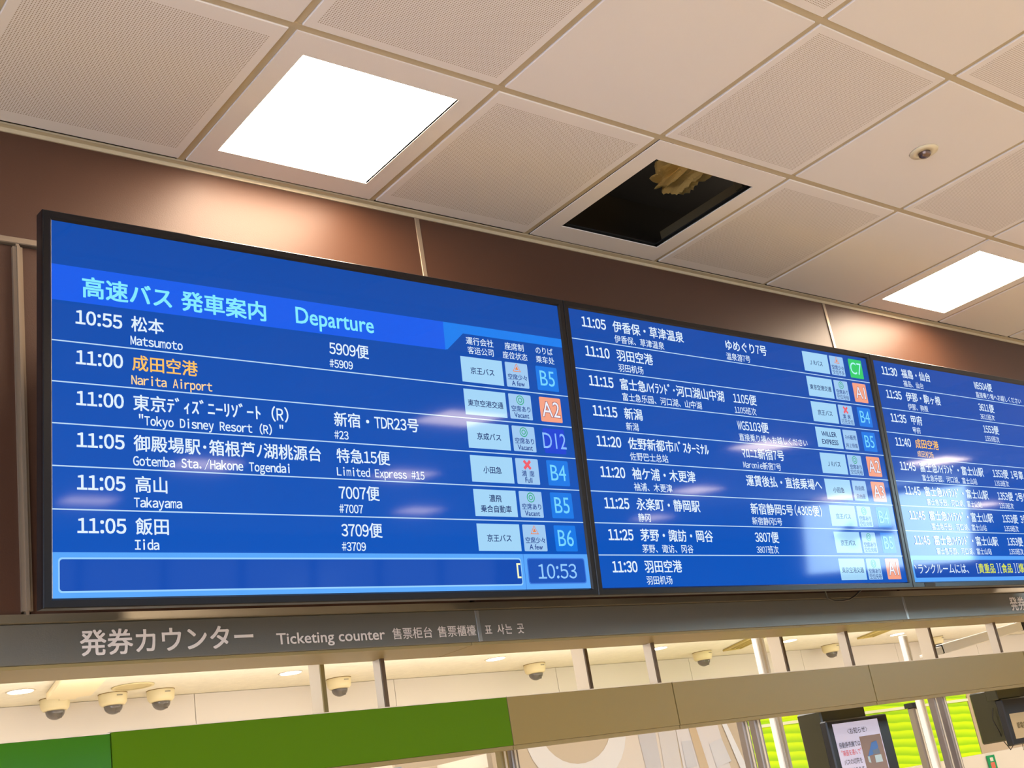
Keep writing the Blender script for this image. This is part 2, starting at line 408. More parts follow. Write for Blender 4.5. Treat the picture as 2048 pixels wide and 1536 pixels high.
# ------------------------------------------------------------------ departure screens
SW = 1.4329; SH = SW * 9 / 16; PX = SW / 1920.0; PITCH = 1.47376; S0 = 0.83577; TH = 0.09084
YT, ZT = 2.33478, Z(1.35641)
def em(name, rgb, k=1.0):
    M = mat(name, (4, 4, 6), rough=0.05, emit=rgb, es=k, spec=0.14); return M
e_bg = None
def screen_bg():
    M = bpy.data.materials.new('screen_blue'); M.use_nodes = True; nt = M.node_tree; b = nt.nodes['Principled BSDF']
    b.inputs['Base Color'].default_value = lin((4, 4, 6)) + (1,); b.inputs['Roughness'].default_value = 0.05; b.inputs['Specular IOR Level'].default_value = 0.14
    tc = nt.nodes.new('ShaderNodeTexCoord'); sp_ = nt.nodes.new('ShaderNodeSeparateXYZ'); nt.links.new(tc.outputs['Object'], sp_.inputs[0])
    rp = nt.nodes.new('ShaderNodeValToRGB'); mr = nt.nodes.new('ShaderNodeMapRange'); mr.inputs[1].default_value = 0.0; mr.inputs[2].default_value = SH
    nt.links.new(sp_.outputs[2], mr.inputs[0]); nt.links.new(mr.outputs[0], rp.inputs[0])
    rp.color_ramp.elements[0].color = lin((8, 86, 192)) + (1,); rp.color_ramp.elements[1].color = lin((6, 74, 170)) + (1,)
    nt.links.new(rp.outputs[0], b.inputs['Emission Color']); b.inputs['Emission Strength'].default_value = 1.0
    return M
m_scr = screen_bg()
E_W = em('screen_white', (226, 242, 255), 1.0); E_SUB = em('screen_pale_white', (205, 230, 250))
E_LINE = em('screen_line', (190, 222, 248)); E_OR = em('screen_orange', (255, 196, 96)); E_OR2 = em('screen_pale_orange', (255, 214, 150))
E_TITLE = em('screen_cyan', (132, 234, 255)); E_HB = em('screen_band_blue', (20, 94, 236)); E_HB2 = em('screen_band_light', (24, 128, 240))
E_BAR = em('screen_bar_blue', (90, 168, 252)); E_BOX = em('screen_box_blue', (16, 76, 178)); E_BOXL = em('screen_box_edge', (60, 120, 220))
E_CLK = em('screen_clock_blue', (150, 205, 255)); E_TILE = em('screen_tile_pale', (164, 214, 248)); E_STAT = em('screen_tile_grey', (160, 202, 242)); E_NAVY = em('screen_navy', (16, 44, 110))
E_STXT = em('screen_status_navy', (24, 60, 140))
GATE = {'A': (em('tile_orange', (246, 164, 136)), em('tile_white', (236, 240, 255))), 'B': (em('tile_azure', (22, 122, 232)), em('tile_cyan', (120, 214, 255))),
        'C': (em('tile_green', (52, 206, 110)), em('tile_mint', (180, 244, 250))), 'D': (em('tile_indigo', (30, 70, 214)), em('tile_ice', (140, 190, 255)))}
E_GRN = em('icon_green', (40, 170, 120)); E_RED = em('icon_red', (240, 96, 110)); E_AMB = em('icon_amber', (240, 130, 60)); E_YEL = em('screen_yellow', (232, 240, 40)); E_GAP = em('screen_pale_yellow', (250, 255, 200))

class Board:
    def __init__(s, k, label):
        s.cx = SW / 2
        # base of the thing: bottom centre of the front face
        s.root = empty('departure_monitor', (S0 + k * PITCH + SW / 2, YT + SH * math.sin(TH), ZT - SH * math.cos(TH)), (TH, 0, 0))
        tag(s.root, label, 'monitor', 'departure screens in a row')
        bz = 0.0198; r = s.root
        # casing with tapered back
        bm = bmesh.new()
        x0, x1, z0, z1 = -SW / 2 - bz, SW / 2 + bz, -bz, SH + bz
        fr = [(x0, z0), (x1, z0), (x1, z1), (x0, z1)]
        def ring(y, d): return [bm.verts.new((x + (d if x < 0 else -d), y, z + (d if z < SH / 2 else -d))) for x, z in fr]
        rs = [ring(0.004, 0.0), ring(0.032, 0.0), ring(0.036, 0.03), ring(0.085, 0.09)]
        for A, B in zip(rs, rs[1:]):
            for q in range(4): bm.faces.new((A[q], A[(q + 1) % 4], B[(q + 1) % 4], B[q]))
        bm.faces.new(rs[0][::-1]); bm.faces.new(rs[-1])
        obj('casing', bm, m_black, r)
        bm = bmesh.new()
        # bezel: mitred ring with an inner slope
        prof = [(0.0, 0.004), (0.0, -0.004), (0.002, -0.006), (bz - 0.004, -0.006), (bz, -0.0005)]
        rg = []
        for d, y in prof:
            rg.append([bm.verts.new(((x0 + d) if cx_ < 0 else (x1 - d), y, (z0 + d) if cz_ < SH / 2 else (z1 - d))) for cx_, cz_ in fr])
        for A, B in zip(rg, rg[1:]):
            for q in range(4): bm.faces.new((A[q], A[(q + 1) % 4], B[(q + 1) % 4], B[q]))
        obj('bezel', bm, m_bezel, r)
        bobj('bezel_lip_glint', [(-SW / 2 - 0.0022, -SW / 2 - 0.0004, -0.0022, -0.0006, 0, SH), (-SW / 2, SW / 2, -0.0022, -0.0006, -0.0034, -0.0016)], m_alu, r)  # glint of the lip put into bright metal strips, left and bottom only
        bobj('wall_bracket', [(-0.5, -0.42, 0.08, 0.27, 0.1, 0.75), (0.42, 0.5, 0.08, 0.27, 0.1, 0.75), (-0.6, 0.6, 0.2, 0.24, 0.3, 0.36)], m_dark, r)
        s.scr = bobj('screen', (-SW / 2, SW / 2, 0.0, 0.003, 0, SH), m_scr, r)
    def P(s, u, v, d=0.0004): return (u * PX - SW / 2, -d, SH - v * PX)
    def rect(s, name, u0, v0, u1, v1, mt, d=0.0002, r=0):
        bm = bmesh.new()
        if r:
            pts = []
            for cx_, cy_, a0 in ((u1 - r, v0 + r, -90), (u1 - r, v1 - r, 0), (u0 + r, v1 - r, 90), (u0 + r, v0 + r, 180)):
                for k in range(5):
                    a = math.radians(a0 + k * 22.5); pts.append((cx_ + r * math.cos(a), cy_ + r * math.sin(a)))
        else: pts = [(u0, v0), (u1, v0), (u1, v1), (u0, v1)]
        ngon(bm, [s.P(u, v, d) for u, v in pts]); return obj(name, bm, mt, s.scr, fix=False)
    def poly(s, name, pts, mt, d=0.0002):
        bm = bmesh.new(); ngon(bm, [s.P(u, v, d) for u, v in pts]); return obj(name, bm, mt, s.scr, fix=False)
    def txt(s, name, u, v, data, mt, wd=None, d=0.0008):
        if wd: data = fit(data, wd)
        return text_obj(name, data, mt, s.scr, lambda x, y: s.P(u + x, v - y, d))
    def ctxt(s, name, uc, v, data, mt, d=0.0008):
        V = data[0]; a = min(q[0] for q in V); b = max(q[0] for q in V)
        return text_obj(name, data, mt, s.scr, lambda x, y: s.P(uc + x - (a + b) / 2, v - y, d))
    def stroke_tri(s, uc, vc, h, mt, wdt):
        bm = bmesh.new()
        def tri(k): return [(uc, vc - h * .6 * k), (uc + h * .6 * k, vc + h * .4 * k), (uc - h * .6 * k, vc + h * .4 * k)]
        A = [bm.verts.new(s.P(a, b, .0008)) for a, b in tri(1)]; B = [bm.verts.new(s.P(a, b, .0008)) for a, b in tri(1 - wdt)]
        for q in range(3): bm.faces.new((A[q], A[(q + 1) % 3], B[(q + 1) % 3], B[q]))
        C = [bm.verts.new(s.P(a, b, .0008)) for a, b in tri(.42)]; bm.faces.new(C)
        obj('seat_icon', bm, mt, s.scr, fix=False)
    def rings(s, uc, vc, r1, r2, mt):
        bm = bmesh.new(); n = 28
        for ro, ri in ((r1, r1 * .82), (r2, r2 * .66)):
            A = [bm.verts.new(s.P(uc + ro * math.cos(6.2832 * k / n), vc + ro * math.sin(6.2832 * k / n), .0008)) for k in range(n)]
            B = [bm.verts.new(s.P(uc + ri * math.cos(6.2832 * k / n), vc + ri * math.sin(6.2832 * k / n), .0008)) for k in range(n)]
            for k in range(n): bm.faces.new((A[k], A[(k + 1) % n], B[(k + 1) % n], B[k]))
        obj('seat_icon', bm, mt, s.scr, fix=False)
    def cross(s, uc, vc, r, mt):
        bm = bmesh.new(); t = r * .26
        for a in (math.pi / 4, -math.pi / 4):
            c, sn = math.cos(a), math.sin(a)
            ngon(bm, [s.P(uc + x * c - y * sn, vc + x * sn + y * c, .0008 + (0.00005 if a > 0 else 0)) for x, y in ((-r, -t), (r, -t), (r, t), (-r, t))])
        obj('seat_icon', bm, mt, s.scr, fix=False)
    def row(s, v0, time, dest, sub, svc=None, svs=None, comp=None, stat=None, gate=None, orange=False, lat=False, line=True, en=True, big=False):
        s.txt('time_lettering', 67 if big else 63, v0 + 64, text_cjk(time, 54, 0.022, 0.545, 0.28), E_W, 136 if big else 129)
        jp = E_OR if orange else E_W; sb = E_OR2 if orange else E_W
        wd = {'富士急ﾊｲﾗﾝﾄﾞ･河口湖山中湖': 606, '富士急ﾊｲﾗﾝﾄﾞ・富士山駅': 574}.get(dest)
        s.txt('destination_lettering', 229, v0 + 63, text_cjk(dest, 51, 0.0135), jp, wd)
        s.txt('translation_lettering', 230 - (4 if lat else 0), v0 + 109, text_cjk(sub, 36 if lat else 35.3, 0.018 if lat else 0.008), sb)
        if svc: s.txt('service_lettering', 893, v0 + 63, text_cjk(svc, 51, 0.013), E_W)
        if svs: s.txt('service_number_lettering', 891, v0 + 109, text_cjk(svs, 35.6, 0.014 if lat else 0.007), E_W)
        if line: s.rect('row_line', 0, v0 + 118.4, 1920, v0 + 122, E_LINE)
        o = 13
        if comp:
            s.rect('company_tile', 1428, v0 + o, 1615, v0 + o + 94, E_TILE)
            lines = comp.split('\n')
            for j, t in enumerate(lines):
                vy = v0 + o + (60 if len(lines) == 1 else (41 if j == 0 else 78))
                dat = text_lat(t, 22, 0.014, 1.0) if t.isascii() else text_cjk(t, 27.5 if len(t) < 6 else 26.5, 0.0115)
                if t.isascii(): vy += 0
                s.ctxt('company_lettering', 1521, vy, dat, E_NAVY)
        if stat:
            s.rect('seat_tile', 1629, v0 + o, 1734, v0 + o + 94, E_STAT, r=4)
            uc = 1682; kind, jt, et = stat
            if kind == 't': s.stroke_tri(uc, v0 + o + 21, 32, E_AMB, .22)
            if kind == 'o': s.rings(uc, v0 + o + 22, 18, 9.5, E_GRN)
            if kind == 'x': s.cross(uc, v0 + o + 23, 21, E_RED)
            up = 0 if kind else -20
            s.ctxt('seat_lettering', uc, v0 + o + 64 + up, text_cjk(jt, 23.5 if kind else 24, 0.0115), E_STXT)
            s.ctxt('seat_lettering', uc, v0 + o + 88 + up * .3, text_lat(et, 18, 0.012, 0.95) if et.isascii() else text_cjk(et, 23, 0.006), E_STXT)
        if gate:
            t_, l_ = GATE[gate[0]]
            s.rect('platform_tile', 1774, v0 + o, 1878, v0 + o + 94, t_, r=5)
            dat = text_lat(gate, 58, 0.0, 0.9 if len(gate) < 3 else 0.80)
            if gate[0] == 'A': s.ctxt('platform_lettering', 1826, v0 + o + 75, text_lat(gate, 58, 0.026, 0.9), em('tile_outline', (150, 70, 80)), 0.0006)
            s.ctxt('platform_lettering', 1826, v0 + o + 75, dat, l_)

b1 = Board(0, 'leftmost departure screen, headed Departure, bus times on blue with a clock at its lower right')
b1.poly('header_band', [(0, 133), (1366, 134), (1366, 238), (0, 241)], E_HB)
b1.poly('header_band', [(1366, 134), (1920, 134), (1920, 168), (1450, 168), (1376, 235), (1366, 238)], E_HB2)
b1.txt('title_lettering', 87, 217, text_cjk('高速バス', 68, 0.022), E_TITLE, 271)
b1.txt('title_lettering', 387, 217, text_cjk('発車案内', 68, 0.022), E_TITLE, 284)
b1.txt('title_lettering', 777, 213, text_lat('Departure', 54, 0.014), E_TITLE, 296)
for uc, a, b_, wa, wb_ in ((1522, '運行会社', '客运公司', 124, 117), (1681, '座席制', '座位状态', 90, 117), (1826, 'のりば', '乘车处', 84, 90)):
    b1.txt('heading_lettering', uc - wa / 2, 204, text_cjk(a, 31, 0.008), E_W, wa)
    b1.txt('heading_lettering', uc - wb_ / 2, 239, text_cjk(b_, 30, 0.006), E_W, wb_)
FEW = ('t', '空席少々', 'A few'); VAC = ('o', '空席あり', 'Vacant'); FULL = ('x', '満 席', 'Full')
R1 = [('10:55', '松本', 'Matsumoto', '5909便', '#5909', '京王バス', FEW, 'B5'),
      ('11:00', '成田空港', 'Narita Airport', None, None, '東京空港交通', VAC, 'A2'),
      ('11:00', '東京ﾃﾞｨｽﾞﾆｰﾘｿﾞｰﾄ (R)', ' "Tokyo Disney Resort (R) "', '新宿・TDR23号', '#23', '京成バス', VAC, 'D12'),
      ('11:05', '御殿場駅･箱根芦ﾉ湖桃源台', 'Gotemba Sta./Hakone Togendai', '特急15便', 'Limited Express #15', '小田急', FULL, 'B4'),
      ('11:05', '高山', 'Takayama', '7007便', '#7007', '濃飛\n乗合自動車', VAC, 'B5'),
      ('11:05', '飯田', 'Iida', '3709便', '#3709', '京王バス', FEW, 'B6')]
for n, r in enumerate(R1):
    b1.row(241 + 119.8 * n, *r, orange=(n == 1), lat=True, line=n < 5, big=True)
b1.rect('ticker_bar', 0, 957, 1920, 1080, E_BAR, 0.0002)
b1.rect('ticker_edge', 15, 971, 1607, 1066, em('screen_edge_pale', (150, 208, 255)), 0.0003, r=10)
b1.rect('ticker_box', 19, 976, 1603, 1061, E_BOX, 0.0005, r=8)
b1.rect('ticker_divider', 1618, 957, 1620, 1080, E_BOXL, 0.0004)
b1.rect('clock_edge', 1633, 971, 1903, 1062, E_BOXL, 0.0003, r=10)
b1.rect('clock_box', 1637, 975, 1899, 1058, em('screen_clock_box', (26, 84, 186)), 0.0005, r=8)
b1.txt('clock_lettering', 1679, 1043, text_cjk('10:53', 68, 0.008, 0.545, 0.28), E_CLK, 180)
b1.poly('ticker_lettering', [(1584, 989), (1601, 989), (1601, 995), (1591, 995), (1591, 1035), (1601, 1035), (1601, 1041), (1584, 1041)], E_GAP, 0.0008)

b2 = Board(1, 'middle departure screen listing nine bus departures from 11:05 to 11:30, no header')
SF = ('t', '空席少々', '空位不多'); SV = ('o', '空席あり', '空位充裕'); SX = ('x', '満 席', '已无空位')
R2 = [('11:05', '伊香保・草津温泉', '伊香保、草津温泉', 'ゆめぐり7号', '温泉游7号', 'J Rバス', SF, 'C7'),
      ('11:10', '羽田空港', '羽田机场', None, None, '東京空港交通', SV, 'A1'),
      ('11:15', '富士急ﾊｲﾗﾝﾄﾞ･河口湖山中湖', '富士急乐园、河口湖、山中湖', '1105便', '1105班次', '京王バス', SX, 'B4'),
      ('11:15', '新潟', '新潟', 'WG5103便', '直接乗り場へお越しください', 'WILLER\nEXPRESS', ('', 'ﾈｯﾄ販売', '网上销售'), 'B5'),
      ('11:20', '佐野新都市ﾊﾞｽﾀｰﾐﾅﾙ', '佐野巴士总站', 'ﾏﾛﾆｴ新宿7号', 'Maronie新宿7号', 'J Rバス', SV, 'A2'),
      ('11:20', '袖ケ浦・木更津', '袖浦、木更津', '運賃後払・直接乗場へ', None, '小田急', ('', '自由席', '自由座'), 'A3'),
      ('11:25', '永楽町・静岡駅', '静冈', '新宿静岡5号(4305便)', '新宿静冈5号', '京王バス', SV, 'B4'),
      ('11:25', '茅野・諏訪・岡谷', '茅野、诹访、冈谷', '3807便', '3807班次', '京王バス', SV, 'B5'),
      ('11:30', '羽田空港', '羽田机场', None, None, '東京空港交通', SV, 'A1')]
for n, r in enumerate(R2): b2.row(2 + 119.6 * n, *r, line=n < 8)

b3 = Board(2, 'rightmost departure screen, cut by the right edge, with yellow words in its bottom ticker')
FJ = '富士急ﾊｲﾗﾝﾄﾞ・富士山駅'; FS = '富士急乐园、河口湖、富士山站'
R3 = [('11:30', '福島・仙台', '福岛、仙台', 'WB504便', '直接乗り場へお越しください'), ('11:35', '伊那・駒ヶ根', '伊那、驹根', '3611便', '3611班次'),
      ('11:35', '甲府', '甲府', '1553便', '1553班次'), ('11:40', '成田空港', '成田机场'),
      ('11:45', FJ, FS, '1353便 1号車', '1353班次'), ('11:45', FJ, FS, '1353便 2号車', '1353班次'), ('11:45', FJ, FS, '1353便 3号車', '1353班次'), ('11:45', FJ, FS, '1353便', '1353班次')]
for n, r in enumerate(R3): b3.row(2 + 119.6 * n, *r, orange=(n == 3), line=n < 7)
b3.rect('ticker_bar', 0, 957, 1920, 1080, E_BAR, 0.0002)
b3.rect('ticker_box', 19, 977, 1903, 1061, E_BOX, 0.0005, r=8)
b3.poly('ticker_lettering', [(22, 1001), (28, 1001), (38, 1016), (33, 1019)], E_W, 0.0008)
b3.txt('ticker_lettering', 44, 1039, text_cjk('ランクルームには、', 52, 0.01), E_W)
u = 545
for wd in ('貴重品', '食品', '爆発物'):
    b3.txt('ticker_lettering', u, 1039, text_cjk('[', 52, 0.008), E_W)
    b3.txt('ticker_lettering', u + 24, 1039, text_cjk(wd, 52, 0.01), E_YEL)
    b3.txt('ticker_lettering', u + 24 + 52 * len(wd) + 12, 1039, text_cjk(']', 52, 0.008), E_W)
    u += 24 + 52 * len(wd) + 24 + 12
COL.objects.unlink(_go); bpy.data.objects.remove(_go)

# small black sensor under the right monitor bezel, cable loop under the middle monitor
bobj('sensor', (-SW / 2 + 0.05, -SW / 2 + 0.115, -0.0075, -0.0055, -0.017, -0.004), m_dark, b3.root, bev=0.0006)
bm = bmesh.new()
tube(bm, [(3.47, 2.50, Z(0.63)), (3.495, 2.57, Z(0.583)), (3.54, 2.6, Z(0.548)), (3.575, 2.6, Z(0.538)), (3.615, 2.6, Z(0.536)), (3.66, 2.6, Z(0.540)), (3.70, 2.6, Z(0.553)), (3.742, 2.6, Z(0.572)), (3.77, 2.51, Z(0.63))], 0.0028, 8)
tag(obj('cable', bm, m_black, smooth=True), 'thin black cable sagging in a loop below the middle departure screen', 'cable')
# black mounting rail behind the lower edge of the screens
tag(bobj('mounting_rail', (0.9, 5.3, 2.60, 2.64, Z(0.60), Z(0.64)), m_dark, bev=0.003), 'dark mounting rail running along the wall behind the departure screens', 'rail')

# ------------------------------------------------------------------ ticket office behind the fascia
m_rock = mat('rock_wool_board', (228, 220, 200), rough=0.9, bump=0.5, bscale=90, vary=0.10, vscale=26)
struct(bobj('ceiling', (-1.0, 14.0, YW + 0.18, 6.3, Z(0.9), Z(0.93)), m_rock))
struct(bobj('wall_rear', (-1.0, 14.0, 6.25, 6.3, 0, Z(0.9)), m_office))
wr = [x for x in (-1.0, 0.4, 1.6, 2.86, 4.11, 5.37, 6.63, 7.9, 9.16, 10.4, 11.7, 13.0, 14.0)]
wrp = struct(empty('wall_rear', (0, 6.17, 0)))
for a, b_ in zip(wr, wr[1:]):
    bobj('wall_panel', (a + 0.0015, b_ - 0.0015, 0.0, 0.06, 0.0, Z(0.8985)), m_office, wrp, bev=0.001)

# downlights
dl0 = empty('downlight', (1.83, 5.72, Z(0.9)))
bm = bmesh.new(); lathe(bm, [(0.052, -0.001), (0.062, -0.001), (0.062, -0.004), (0.052, -0.003), (0.052, 0.0)], 28, caps=False); obj('ring', bm, m_white, dl0, smooth=True)
bm = bmesh.new(); lathe(bm, [(0.0525, -0.0052), (0.0525, -0.0005)], 28); obj('lens', bm, m_down, dl0)
DL = [(1.829, 5.718), (3.167, 5.684), (4.479, 5.652), (5.811, 5.645), (7.17, 5.678), (8.523, 5.698)]
DLL = ['leftmost round downlight in the office ceiling, beside the air conditioner', 'round downlight above the bright green panel, left of the first dome camera on its own',
       'round downlight behind the sign seam, left of the dome camera over the panel joint', 'round downlight touching the dark fin right of the fourth upright',
       'round downlight left of the second dome camera from the right', 'rightmost round downlight, beside the bright pole']
for n, (x, y) in enumerate(DL):
    o = dl0 if n == 0 else copy_tree(dl0, (0, 0, 0)); o.location = (x, y, Z(0.9)); tag(o, DLL[n], 'downlight', 'round downlights in the office ceiling')

# dome cameras
m_cam = mat('cream_camera_body', (228, 212, 168), rough=0.45)
m_smoke = mat('smoked_dome', (186, 178, 172), rough=0.06, spec=0.8, trans=0.8)
d0 = empty('dome_camera', (2.08, 6.0, Z(0.9)))
bm = bmesh.new(); lathe(bm, [(0.066, 0.0), (0.068, -0.004), (0.0675, -0.028), (0.064, -0.046), (0.056, -0.056), (0.046, -0.060), (0.0455, -0.057)], 36, caps=False); obj('housing', bm, m_cam, d0, smooth=True)
bm = bmesh.new(); lathe(bm, [(0.0445, -0.058)] + [(0.0445 * math.cos(a), -0.062 - 0.038 * math.sin(a)) for a in [k * math.pi / 16 for k in range(0, 9)]][:-1] + [(0.0008, -0.1)], 32); obj('dome', bm, m_smoke, d0, smooth=True)
bm = bmesh.new(); lathe(bm, [(0.001, -0.088), (0.016, -0.084), (0.026, -0.066), (0.028, -0.06), (0.028, -0.055)], 16); lathe(bm, [(0.012, -0.094), (0.013, -0.07)], 12, 0.012, -0.018); obj('lens_unit', bm, mat('lens_unit', (104, 96, 92), rough=0.2, metal=0.4), d0, smooth=True)
bobj('badge', (-0.006, 0.022, -0.0695, -0.064, -0.020, -0.015), mat('grey_badge', (150, 140, 120), rough=0.4), d0)
bm = bmesh.new(); lathe(bm, [(0.064, 0.001), (0.0695, 0.001), (0.0695, -0.0035), (0.064, -0.0035)], 36, caps=False); obj('gasket', bm, mat('brown_gasket', (140, 112, 62), rough=0.6), d0)
DC = [(2.08, 6.01), (2.35, 5.98), (2.59, 5.97), (3.63, 5.99), (5.02, 5.96), (6.52, 5.93), (8.08, 6.02), (9.52, 6.01)]
DCL = ['leftmost dome camera, below the square ceiling air conditioner', 'middle one of the three dome cameras at the far left', 'right one of the three close dome cameras, beside the round ceiling speaker',
       'dome camera half hidden by the first fin, above the green panel', 'dome camera above the join of green and beige panels', 'dome camera left of the bright double pole',
       'dome camera below the second screen corner, left of a fin', 'rightmost dome camera, partly behind a fin near the tilted white rail']
for n, (x, y) in enumerate(DC):
    o = d0 if n == 0 else copy_tree(d0, (0, 0, 0)); o.location = (x, y, Z(0.9)); tag(o, DCL[n], 'security camera', 'dome security cameras in a row')

# ceiling air conditioner, speaker, slot vents
ac = empty('air_conditioner', (2.03, 5.60, Z(0.9)), (0, 0, math.radians(-12))); tag(ac, 'cream rounded box on the office ceiling, far left', 'air conditioner')
bm = bmesh.new(); box(bm, -0.10, 0.10, -0.55, 0.26, -0.034, -0.001)
bmesh.ops.bevel(bm, geom=[e for e in bm.edges if abs(e.verts[0].co.z - e.verts[1].co.z) > .01], offset=0.06, segments=5, affect='EDGES'); bevel(bm, 0.004)
obj('panel', bm, mat('cream_plastic', (232, 214, 172), rough=0.5), ac)
bobj('louvre', (-0.07, 0.07, -0.50, -0.47, -0.036, -0.033), mat('cream_louvre', (214, 196, 156), rough=0.5), ac, bev=0.001)
sk = empty('ceiling_speaker', (2.372, 5.78, Z(0.9))); tag(sk, 'flat round cream speaker grille in the office ceiling at left', 'speaker')
bm = bmesh.new(); lathe(bm, [(0.085, -0.001), (0.1, -0.001), (0.098, -0.007), (0.085, -0.005)], 36, caps=False); obj('rim', bm, mat('cream_rim', (214, 198, 150), rough=0.6), sk, smooth=True)
bm = bmesh.new(); lathe(bm, [(0.086, -0.004), (0.086, -0.001)], 36); obj('grille', bm, mat('cream_grille', (200, 182, 132), rough=0.7), sk)
m_slot = mat('olive_slot_frame', (190, 168, 96), rough=0.6)
for (x, y, rz, lb) in ((6.62, 5.60, 62, 'narrow framed slot vent in the office ceiling, behind the beige panels'), (8.0, 5.46, 62, 'wide framed slot vent in the office ceiling, near the second screen gap')):
    v = empty('slot_vent', (x, y, Z(0.9)), (0, 0, math.radians(rz))); tag(v, lb, 'ceiling vent', 'slot vents in the office ceiling')
    bobj('frame', [(-0.3, 0.3, -0.07, -0.055, -0.014, -0.001), (-0.3, 0.3, 0.055, 0.07, -0.014, -0.001), (-0.3, -0.285, -0.055, 0.055, -0.014, -0.001), (0.285, 0.3, -0.055, 0.055, -0.014, -0.001)], m_slot, v, bev=0.002)
    for q in range(3): bobj('slat', (-0.285, 0.285, -0.035 + q * 0.033, -0.029 + q * 0.033, -0.01, -0.002), m_slot, v)

# fins between the soffit and the panel band
m_finw = mat('pale_fin', (222, 208, 188), rough=0.6)
fin_lab = ['first', 'second', 'third', 'fourth']
for n, x in enumerate((1.842, 2.867, 3.885, 4.915)):
    f = empty('glazing_fin', (x, 2.81, Z(0.30))); tag(f, 'dark-edged vertical fin hanging under the sign fascia, %s from the left of the nearer ones' % fin_lab[n], 'upright', 'near fins under the fascia')
    bobj('fin_plate', (-0.005, 0.005, 0.003, 0.038, 0.0, 0.1735), m_finw, f)
    bobj('edge_strip', (-0.0062, 0.0062, -0.003, 0.003, 0.0, 0.1735), m_brown, f, bev=0.0005)
for n, x in enumerate((1.828, 2.842, 3.870, 4.886)):
    f = empty('rear_upright', (x, 3.10, Z(0.25))); tag(f, 'thin pale-sided upright deeper inside the counter opening, %s from the left of the deeper ones' % fin_lab[n], 'upright', 'rear uprights of the counter screen')
    bobj('side_plate', (-0.006, 0.006, 0.004, 0.065, 0.0, 0.65), m_finw, f)
    bobj('edge_strip', (-0.0066, 0.0066, -0.003, 0.004, 0.0, 0.65), m_soffit if n == 0 else m_brown, f, bev=0.0005)

# band of panels
m_beige = mat('beige_band_panel', (142, 122, 70), rough=0.38, spec=0.3, bump=0.04, bscale=200)
BX = [(-0.4, 1.091, m_green2, 'dark glossy green panel at the far left of the band above the counter', 0.003), (1.093, 2.236, m_green, 'long bright green panel of the band above the counter', 0.0),
      (2.238, 2.909, m_beige, 'beige band panel next to the bright green one', 0.0), (2.913, 3.955, m_beige, 'beige band panel between two thin joints, above the lime wall', 0.0),
      (3.959, 5.06, m_beige, 'beige band panel above the two black monitors', 0.0), (5.064, 6.2, m_beige, 'beige band panel beyond the right edge of the photo', 0.0)]
for a, b_, mt, lb, dy in BX:
    p = empty('band_panel', ((a + b_) / 2, 2.8, Z(0.2))); tag(p, lb, 'panel', 'panels of the band above the counter')
    h = (b_ - a) / 2
    bobj('board', (-h, h, dy, 0.03, 0.003, 0.1355 - dy), mt, p, bev=0.0006)
    bobj('top_edge', (-h, h, dy, 0.03, 0.1357 - dy, 0.138 - dy), m_white, p)
    bobj('bottom_rail', (-h, h, 0.004, 0.032, -0.008, 0.0025), m_soffit, p)

# poles and posts in the counter opening
def post(name, x, y, z0, z1, wx, wy, mt, label, cap=None, grp='counter posts'):
    r = empty(name, (x, y, z0)); tag(r, label, 'post', grp)
    bobj('shaft', (-wx / 2, wx / 2, -wy / 2, wy / 2, 0, z1 - z0), mt, r, bev=min(wx, wy) * 0.12)
    bobj('rib', (-wx * .12, wx * .12, -wy / 2 - 0.002, -wy / 2, 0, z1 - z0 - 0.01), m_white if mt is not m_white else m_alu, r)
    if cap: bobj('cap', (-wx * .7, wx * .7, -wy * .7, wy * .7, z1 - z0, z1 - z0 + 0.025), m_black, r, bev=0.002)
    return r
m_wp = mat('white_aluminium', (250, 246, 240), rough=0.35, metal=0.0)
post('partition_post', 4.115, 3.42, Z(-0.6), Z(0.895), 0.05, 0.03, m_wp, 'bright white double pole rising to the office ceiling behind the beige panels')
post('partition_post', 5.155, 3.42, Z(-0.6), Z(0.53), 0.035, 0.03, m_wp, 'bright white pole ending below the ceiling, near the rightmost downlight')
post('counter_post', 3.279, 2.87, Z(-0.6), Z(0.33), 0.03, 0.03, m_greypost, 'left one of the two close grey posts in front of the lime wall')
post('counter_post', 3.342, 2.87, Z(-0.6), Z(0.33), 0.034, 0.03, m_greypost, 'right one of the two close grey posts in front of the lime wall')
post('counter_post', 4.412, 2.87, Z(-0.6), Z(0.33), 0.024, 0.03, m_greypost, 'left one of the grey posts between the two black monitors')
post('counter_post', 4.472, 2.87, Z(-0.6), Z(0.33), 0.028, 0.03, m_greypost, 'right one of the grey posts between the two black monitors')
post('counter_post', 5.945, 4.0, Z(-0.6), Z(0.235), 0.045, 0.04, m_greypost, 'grey-brown post with a black cap in front of the lime wall', cap=True)
post('counter_post', 2.345, 3.0, Z(-0.6), Z(0.33), 0.028, 0.03, m_soffit, 'beige post below the end of the green panel')
post('counter_post', 2.385, 3.0, Z(-0.6), Z(0.33), 0.026, 0.03, m_greypost, 'lilac-grey post at the left edge of the grey picture board')

